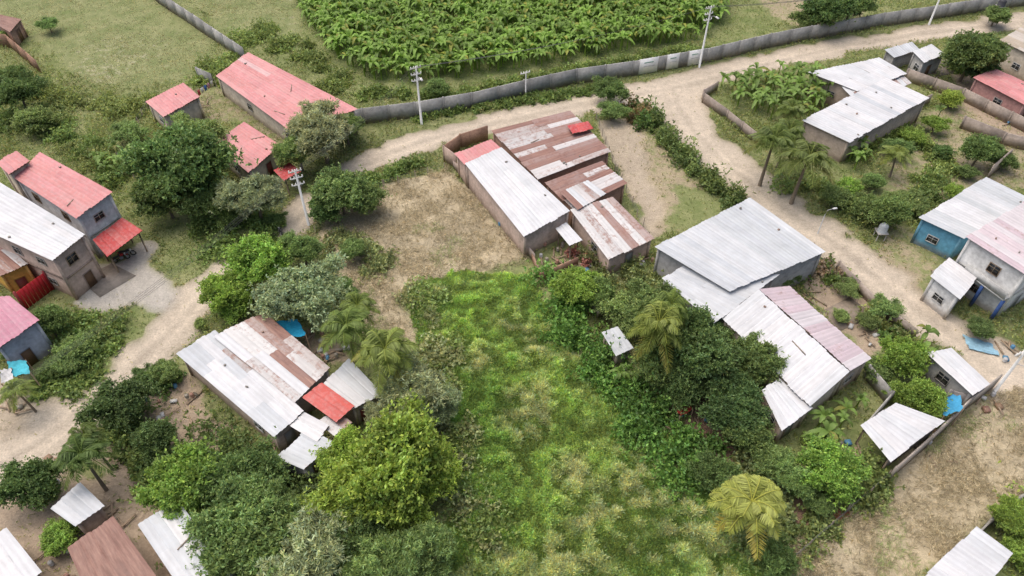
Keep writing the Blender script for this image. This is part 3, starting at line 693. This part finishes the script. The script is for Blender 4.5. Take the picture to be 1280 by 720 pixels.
mass('weedy_bushes',[(0,160),(60,150),(100,190),(150,215),(165,230)],2.0,1.3,(.12,.175,.055),seed=13,two=(.16,.2,.075))
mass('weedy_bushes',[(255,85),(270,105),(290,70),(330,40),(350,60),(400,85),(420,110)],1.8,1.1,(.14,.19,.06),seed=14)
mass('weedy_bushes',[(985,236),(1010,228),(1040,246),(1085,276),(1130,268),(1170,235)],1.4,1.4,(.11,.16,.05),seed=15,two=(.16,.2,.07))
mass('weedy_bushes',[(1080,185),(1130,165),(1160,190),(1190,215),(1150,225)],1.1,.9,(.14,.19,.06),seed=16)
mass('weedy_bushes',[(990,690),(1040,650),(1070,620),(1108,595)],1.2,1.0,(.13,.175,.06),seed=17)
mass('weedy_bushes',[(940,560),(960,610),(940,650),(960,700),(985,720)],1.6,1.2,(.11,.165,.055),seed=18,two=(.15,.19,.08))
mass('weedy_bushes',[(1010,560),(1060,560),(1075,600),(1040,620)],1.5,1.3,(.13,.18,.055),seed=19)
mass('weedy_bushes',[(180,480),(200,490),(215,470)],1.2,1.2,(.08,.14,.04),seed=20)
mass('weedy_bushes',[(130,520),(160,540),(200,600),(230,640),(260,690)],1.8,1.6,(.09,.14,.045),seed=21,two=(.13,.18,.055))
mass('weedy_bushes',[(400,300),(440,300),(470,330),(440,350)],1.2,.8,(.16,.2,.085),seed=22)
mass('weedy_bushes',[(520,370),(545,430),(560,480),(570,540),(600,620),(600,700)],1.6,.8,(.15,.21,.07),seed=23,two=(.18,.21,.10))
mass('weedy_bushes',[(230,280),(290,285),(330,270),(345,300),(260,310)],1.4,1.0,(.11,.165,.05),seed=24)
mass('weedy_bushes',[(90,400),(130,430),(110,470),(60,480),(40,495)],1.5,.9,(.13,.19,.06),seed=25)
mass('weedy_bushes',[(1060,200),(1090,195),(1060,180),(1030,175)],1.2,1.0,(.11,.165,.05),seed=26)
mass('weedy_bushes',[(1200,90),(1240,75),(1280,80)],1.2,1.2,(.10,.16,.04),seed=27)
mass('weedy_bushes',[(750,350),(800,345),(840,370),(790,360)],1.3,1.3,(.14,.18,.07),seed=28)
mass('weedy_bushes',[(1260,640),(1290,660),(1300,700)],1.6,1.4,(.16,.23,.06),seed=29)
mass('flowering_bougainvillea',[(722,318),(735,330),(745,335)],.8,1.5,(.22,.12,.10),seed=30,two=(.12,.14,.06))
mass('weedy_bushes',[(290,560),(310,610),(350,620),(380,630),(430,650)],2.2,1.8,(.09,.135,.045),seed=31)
# ---------------------------------------------------------------- weeds and grass
def scat(n,poly=None,seed=0,xr=(-110,110),yr=(18,150)):
    R=np.random.default_rng(seed)
    if poly is not None:
        a,b=poly.min(0),poly.max(0); xr=(a[0]-2,b[0]+2);yr=(a[1]-2,b[1]+2)
    X=R.uniform(*xr,n);Y=R.uniform(*yr,n); m=np.ones(n,bool)
    if poly is not None:
        A=X+(fbm(X,Y,2.5,51)-.5)*5; B_=Y+(fbm(X,Y,2.5,57)-.5)*5; m&=inpoly(A,B_,poly)
    for f_ in foot: m&=~inpoly(X,Y,f_)
    return X[m],Y[m],R
fp=G([(505,366),(570,343),(652,334),(700,395),(760,478),(850,585),(900,625),(990,760),(535,760),(560,600),(565,500),(530,430)])
X,Y,R=scat(290000,fp,41)
ed=np.clip(edist(X,Y,fp)/3.5,.1,1)
h1=fbm(X,Y,4,1); h2=fbm(X,Y,1.6,4); h3=fbm(X,Y,.8,61,2)
keep=R.random(len(X))<np.clip(.4+ed*.6+(h2-.5)*1.2,.05,1); X,Y,ed,h1,h2,h3=[q[keep] for q in (X,Y,ed,h1,h2,h3)]
pale=np.clip((fbm(X,Y,5,6)-.5)*4+np.clip((X-1)*.03,-.2,.35)+.15,0,.8)*np.clip((h3-.38)*4,0,1)
hgt=np.clip((h1-.35)*1.0+(h2-.5)*1.2+(h3-.5)*.8,.04,1.0)*ed; z=hgt*R.uniform(.2,1,len(X))**.5
g=np.array((.195,.285,.078)); g2=np.array((.155,.25,.065)); pc=np.array((.29,.315,.18))
mm=np.clip((fbm(X,Y,9,71)-.4)*5,0,1)[:,None]
T=(g*mm+g2*(1-mm)); T=T*(1-pale[:,None])+pc*pale[:,None]
T=T*np.clip(1.0+(h3-.5)*1.1+(h2-.5)*.7,.65,1.45)[:,None]
N=np.tile([[0,0,1.]],(len(X),1))
tall=np.where(pale>.35,.5,.34)
V,Q,t=sprigs(np.stack([X,Y,z],1),N,4,tall,np.where(pale>.35,.04,.055),.65,.62,R,T,.18)
npmesh('overgrown_weeds',V,Q,[M_leaf],None,t,color=(1,1,1))
def drygrass(poly,n,seed,green):
    X,Y,R=scat(n,G(poly),seed)
    v=fbm(X,Y,2.2,91); k=R.random(len(X))<np.clip(.25+(v-.35)*2.2,.15,1); X,Y,v=X[k],Y[k],v[k]
    ch=R.random(len(X))[:,None]
    T=np.where(ch<.5,np.array((.30,.262,.175)),np.where(ch<.82,np.array((.235,.20,.13)),np.array((.14,.12,.078))))*(.72+.6*v)[:,None]
    gr=(fbm(X,Y,4.5,95)>green)&(R.random(len(X))<.5); T[gr]=np.array((.17,.205,.08))
    a=fbm(X,Y,6,97)*12; N=np.stack([np.cos(a),np.sin(a),np.full(len(X),.25)],1)
    V,Q,t=sprigs(np.stack([X,Y,R.uniform(.01,.14,len(X))+.12*(v>.55)],1),N,4,.5,.02,.5,.55,R,T,.04)
    V[:,2]=np.maximum(V[:,2],.01)
    npmesh('dry_grass',V,Q,[M_straw],None,t,color=(1,1,1))
drygrass(STR1,40000,101,.66)
drygrass(STR2,52000,102,.58)
X,Y,R=scat(620000,None,42)
vis=np.abs(X)<(Y*.72+62)*.78; X,Y=X[vis],Y[vis]
lb=label(X,Y); dens={'grass':.7,'road':.01,'dirt':.12,'straw':.05,'pasture':.5,'field':0.05,'plant':.35,'yard':.28,'conc':.03,'lawn':.7,'red':.1,'path':.05}
dn=np.array([dens[n] for n in LN])[lb]*np.clip((fbm(X,Y,6,11)-.25)*3,.2,1.4)
dn*=np.where(Y>95,.6,1)
m=R.random(len(X))<dn; X,Y,lb=X[m],Y[m],lb[m]
gcol={'grass':(.15,.195,.068),'road':(.2,.22,.1),'dirt':(.16,.2,.07),'straw':(.2,.18,.1),'pasture':(.23,.24,.12),'field':(.1,.2,.05),'plant':(.15,.21,.06),'yard':(.17,.19,.08),'conc':(.2,.22,.1),'lawn':(.15,.205,.065),'red':(.12,.18,.06),'path':(.2,.22,.1)}
hs={'grass':.9,'road':.3,'dirt':.5,'straw':.5,'pasture':.3,'field':.6,'plant':.6,'yard':.42,'conc':.3,'lawn':.4,'red':.5,'path':.3}
T=np.array([gcol[n] for n in LN])[lb]; hh=np.array([hs[n] for n in LN])[lb]
v=fbm(X,Y,5,13); T=T*(.7+.65*v)[:,None]
mx=(R.random(len(X))<.22)[:,None]; T=np.where(mx,T*.5+np.array((.25,.215,.12))*.5,T)
z=hh*np.clip((fbm(X,Y,2.5,14)-.35)*1.8,0.02,1)*R.uniform(.3,1,len(X))
V,Q,t=sprigs(np.stack([X,Y,z],1),np.tile([[0,0,1.]],(len(X),1)),4,.14+.24*hh,.022+.035*hh,.4,.75,R,T,.15)
npmesh('grass_tufts',V,Q,[M_leaf],None,t,color=(1,1,1))
# ---------------------------------------------------------------- utility poles
POLE=[]
def pole(bx,by,arms=2,lamp=True,name='utility_pole',h=9,r=.17):
    b=S(bx,by); e=empty(name); mb=MB(); WH=(.7,.7,.68)
    mb.tube([(b[0],b[1],-.3),(b[0],b[1],h)],[r,r*.6],10,WH)
    dr=np.array((math.cos(.45),math.sin(.45),0)); pr=np.array((-dr[1],dr[0],0))
    for i in range(arms):
        z=h-.35-i*.9
        c=np.array((b[0],b[1],z)); mb.box(c+pr*.18,(1.5-.2*i,.12,.12),math.atan2(dr[1],dr[0]),(.7,.7,.68))
        for s in (-.65,-.25,.25,.65):
            p=c+pr*.18+dr*s; mb.tube([p+(0,0,.05),p+(0,0,.3)],[.08,.06],6,(.78,.77,.74))
        for s in (-1,1): mb.tube([c+pr*.1+dr*s*.5,c+(0,0,-.5)],.02,4,(.4,.4,.4))
    if lamp:
        c=np.array((b[0],b[1],h-1.6)); mb.tube([c,c-pr*.9+(0,0,.5),c-pr*1.5+(0,0,.6)],.035,6,(.5,.5,.5))
        p=c-pr*1.75+(0,0,.6); mb.box(p,(.26,.65,.14),math.atan2(pr[1],pr[0])-1.57,(.7,.7,.7))
    mb.obj('pole_and_crossarms',[M_paint],e); POLE.append((b,h,dr)); return e
pole(527,155,3,True,h=8.6)
pole(874,84,3,True,h=9.5)
pole(386,281,3,False,h=7.8)
pole(657,121,1,False,h=4,r=.1,name='short_pole')
pole(1161,31,2,True,h=8)
POLE2=[p for p in POLE if p[1]>5]
def lampost(x,y,h):
    b=S(x,y); e=empty('street_lamp'); mb=MB()
    mb.tube([b-(0,0,.2),b+(0,0,h*.8),b+(.15,.05,h),b+(.8,.2,h+.1)],[.07,.05,.04,.03],8,(.6,.6,.6))
    mb.box(b+(1.0,.26,h+.08),(.5,.2,.1),.25,(.7,.7,.7)); mb.obj('pole_and_head',[M_paint],e)
lampost(1022,292,3.4)
pole(1241,492,1,True,h=6)
def wires(A,B_,name='power_line'):
    mb=MB()
    for s in (-.65,-.25,.25,.65):
        a=A[0]+A[2]*s+(0,0,A[1]-.08); b=B_[0]+B_[2]*s+(0,0,B_[1]-.08)
        t=np.linspace(0,1,14)[:,None]; p=a*(1-t)+b*t; p[:,2]-=(4*t*(1-t)*.9)[:,0]
        mb.tube(p,.015,4,(.12,.12,.12),cap=False)
    mb.obj(name,[M_paint])
wires(POLE2[2],POLE2[0]); wires(POLE2[0],POLE2[1]); wires(POLE2[1],POLE2[3])
far=(S(60,560),8,POLE2[0][2]); wires(POLE2[2],far)
# ---------------------------------------------------------------- vehicles & clutter
def motorcycle(x,y,rz,col):
    e=empty('motorcycle'); mb=MB(); K=(.03,.03,.03)
    for X0 in (-.65,.65):
        mb.ring((X0,0,.32),.27,.06,(0,1,0)); mb.tube([(X0,-.06,.32),(X0,.06,.32)],.08,8,(.4,.4,.4))
        for k in range(6):
            t=k*math.pi/3; mb.tube([(X0,0,.32),(X0+.26*math.cos(t),0,.32+.26*math.sin(t))],.008,4,(.5,.5,.5))
    mb.tube([(-.65,.1,.32),(-.1,.1,.38),(.2,0,.75),(.38,0,.85)],.03,6,K); mb.tube([(-.65,-.1,.32),(-.1,-.1,.38)],.03,6,K)
    mb.tube([(.65,.08,.32),(.42,.06,.95)],.03,6,(.5,.5,.5)); mb.tube([(.65,-.08,.32),(.42,-.06,.95)],.03,6,(.5,.5,.5))
    mb.tube([(-.02,0,.74),(.1,0,.82),(.3,0,.83),(.4,0,.76)],[.06,.14,.14,.05],8,col)
    mb.tube([(-.75,0,.78),(-.6,0,.78),(-.2,0,.74),(0,0,.76)],[.06,.12,.12,.08],8,K)
    mb.box((0.05,0,.42),(.35,.24,.3),0,(.25,.25,.26)); mb.tube([(.1,.14,.3),(-.4,.16,.28),(-.8,.16,.36)],.045,6,(.5,.5,.5))
    mb.tube([(.3,.36,1.02),(.42,.12,.98),(.42,-.12,.98),(.3,-.36,1.02)],.018,6,K)
    mb.tube([(.47,0,.88),(.58,0,.86)],[.08,.1],8,(.7,.7,.7)); mb.box((-.8,0,.7),(.12,.14,.08),0,(.5,.02,.02)); mb.box((.66,0,.64),(.36,.12,.03),0,col)
    mb.obj('body',[M_paint],e); p=S(x,y); e.location=p; e.rotation_euler=(0,0,rz)
motorcycle(160,320,.3,(.03,.03,.04)); motorcycle(153,326,.6,(.3,.02,.02)); motorcycle(353,295,2.2,(.03,.03,.03)); motorcycle(84,352,1.2,(.04,.04,.06)); motorcycle(74,348,1.4,(.2,.02,.02))
def tarp(name,px,z,col):
    R=np.random.default_rng(len(px)+int(abs(px[0][0]))); A,B_,C_,D_=[S(p[0],p[1],z) for p in px]; n=9; V=[]
    for j in range(n):
        for i in range(n):
            u,v=i/(n-1),j/(n-1); p=(A*(1-u)+B_*u)*(1-v)+(D_*(1-u)+C_*u)*v
            V.append(p+np.array((R.normal()*.05,R.normal()*.05,R.normal()*.06-.06*z*math.sin(u*3.14)*math.sin(v*3.14))))
    Q=[(j*n+i,j*n+i+1,(j+1)*n+i+1,(j+1)*n+i) for j in range(n-1) for i in range(n-1)]
    e=empty(name); npmesh('sheet',V,Q,[M_cloth],None,np.tile([col],(len(Q),1)),parent=e,smooth=True)
    if z>1:
        mb=MB()
        for p in (A,B_,C_,D_): mb.tube([(p[0],p[1],0),(p[0],p[1],z+.05)],.05,6,(.25,.18,.12))
        mb.obj('posts',[M_paint],e)
BL=(.03,.32,.55)
tarp('blue_tarp_awning',[(344,402),(372,399),(382,418),(354,424)],2.6,BL)
tarp('blue_tarp_awning',[(1177,497),(1200,494),(1204,512),(1180,520)],2.6,(.08,.36,.6))
tarp('ground_tarp',[(1203,418),(1240,430),(1250,445),(1212,436)],.12,(.3,.5,.62))
tarp('ground_tarp',[(1040,640),(1060,632),(1064,645),(1046,650)],.1,(.3,.12,.08))
tarp('cloth_awning',[(8,452),(32,450),(38,466),(14,472)],2.4,(.1,.5,.6))
tarp('cloth_awning',[(0,462),(14,460),(18,478),(2,480)],2.6,(.6,.6,.6))
tarp('red_tarp_awning',[(842,503),(858,498),(866,512),(850,520)],1.6,(.45,.06,.05))
e=empty('laundry_line'); mb=MB(); a,b=S(250,128),S(272,112)
for p in (a,b): mb.tube([(p[0],p[1],0),(p[0],p[1],1.9)],.04,6,(.3,.25,.2))
mb.tube([a+(0,0,1.8),b+(0,0,1.8)],.01,4,(.2,.2,.2)); d=nrm(b-a); L=np.linalg.norm(b-a)
for i,c in enumerate(((.5,.1,.1),(.7,.7,.7),(.1,.2,.5),(.55,.3,.35),(.6,.6,.55))):
    p=a+d*L*(i+.6)/5.6; mb.box((p[0],p[1],1.35),(L/8,.03,.8),math.atan2(d[1],d[0]),c)
mb.obj('clothes',[M_cloth],e)
def tank(x,y,h=2.0,r=.55,col=(.05,.05,.06)):
    e=empty('water_tank'); p=S(x,y); mb=MB()
    for sx in (-.45,.45):
        for sy in (-.45,.45): mb.tube([p+(sx,sy,0),p+(sx,sy,h)],.05,6,(.4,.38,.35))
    mb.box(p+(0,0,h+.05),(1.2,1.2,.1),0,(.4,.38,.36))
    mb.tube([p+(0,0,h+.1),p+(0,0,h+.9),p+(0,0,h+1.1),p+(0,0,h+1.2)],[r,r,r*.7,r*.3],12,col); mb.obj('tank_and_stand',[M_paint],e)
tank(1098,298,1.0,.5,(.35,.38,.4)); tank(1240,30,3,.6)
def pad(x0,pts,h=.1,col=(.42,.40,.37)):
    e=empty(x0); mb=MB(); W=[S(*p) for p in pts]
    V=[(p[0],p[1],-.1) for p in W]+[(p[0],p[1],h) for p in W]
    mb.add(V,[(4,5,6,7),(0,1,5,4),(1,2,6,5),(2,3,7,6),(3,0,4,7)],col); mb.obj('slab',[M_wall],e)
pad('concrete_patio',[(1022,392),(1062,372),(1092,395),(1050,414)],.12,(.45,.40,.34))
pad('concrete_patio',[(100,350),(140,330),(170,345),(125,372)],.1)
pad('concrete_patio',[(1140,80),(1185,75),(1200,90),(1155,100)],.1)
def junk(x,y,seed,n=14,sp=1.5):
    R=random.Random(seed); mb=MB(); p=S(x,y)
    for i in range(n):
        q=p+np.array((R.uniform(-sp,sp),R.uniform(-sp,sp),R.uniform(.05,.25))); t=R.random(); a=R.uniform(0,3)
        c=R.choice([(.6,.6,.58),(.3,.2,.13),(.35,.2,.15),(.1,.25,.4),(.5,.5,.5),(.15,.13,.1),(.3,.27,.22)])
        if t<.5: mb.box(q,(R.uniform(.8,2.2),.16,.05),a,(.35,.26,.18),tilt=R.uniform(-.1,.1))
        elif t<.8: mb.box(q,(R.uniform(.2,.7),R.uniform(.2,.6),R.uniform(.1,.4)),a,c)
        else: mb.tube([q,q+(0,0,.3),q+(0,0,.4)],[.18,.2,.18],8,c)
    mb.obj('debris_pile',[M_paint])
for i,(x,y) in enumerate([(690,318),(705,325),(745,340),(410,440),(385,430),(425,445),(360,560),(340,590),(110,660),(70,700),(150,650),(1085,420),(1020,370),(880,510),(850,525),(1160,560),(1075,570),(1130,545),(1225,500),(60,330),(85,340),(1190,350),(1180,300),(245,135),(60,590),(800,335),(20,500),(1230,130),(1265,150),(640,290),(200,495),(225,510),(770,450),(1260,440),(1100,88)]): junk(x,y,i,n=10)
# ---------------------------------------------------------------- light, sky, camera
w=bpy.data.worlds.new('World'); bpy.context.scene.world=w; w.use_nodes=True
nt=w.node_tree; bg=nt.nodes['Background']; sk=nt.nodes.new('ShaderNodeTexSky'); sk.sky_type='NISHITA'; sk.sun_disc=False
EL=math.radians(70); AZ=math.radians(-60)
sk.sun_elevation=EL; sk.sun_rotation=AZ; sk.dust_density=7; sk.air_density=1.0; sk.ozone_density=1.0
nt.links.new(sk.outputs[0],bg.inputs[0]); bg.inputs[1].default_value=.15
sl=bpy.data.lights.new('sun','SUN'); sl.energy=1.45; sl.angle=math.radians(75); sl.color=(1,.975,.945)
so=bpy.data.objects.new('sun',sl); bpy.context.collection.objects.link(so)
so.rotation_euler=(math.pi/2-EL,0,math.pi-AZ)
cam=bpy.data.cameras.new('camera'); co=bpy.data.objects.new('camera',cam); bpy.context.collection.objects.link(co)
cam.sensor_width=36; cam.lens=36*F/1280; cam.clip_end=6000
co.location=(0,0,H); co.rotation_euler=(math.pi/2-TH,0,0); bpy.context.scene.camera=co
sc=bpy.context.scene; sc.view_settings.view_transform='Standard'; sc.view_settings.look='None'; sc.view_settings.exposure=0
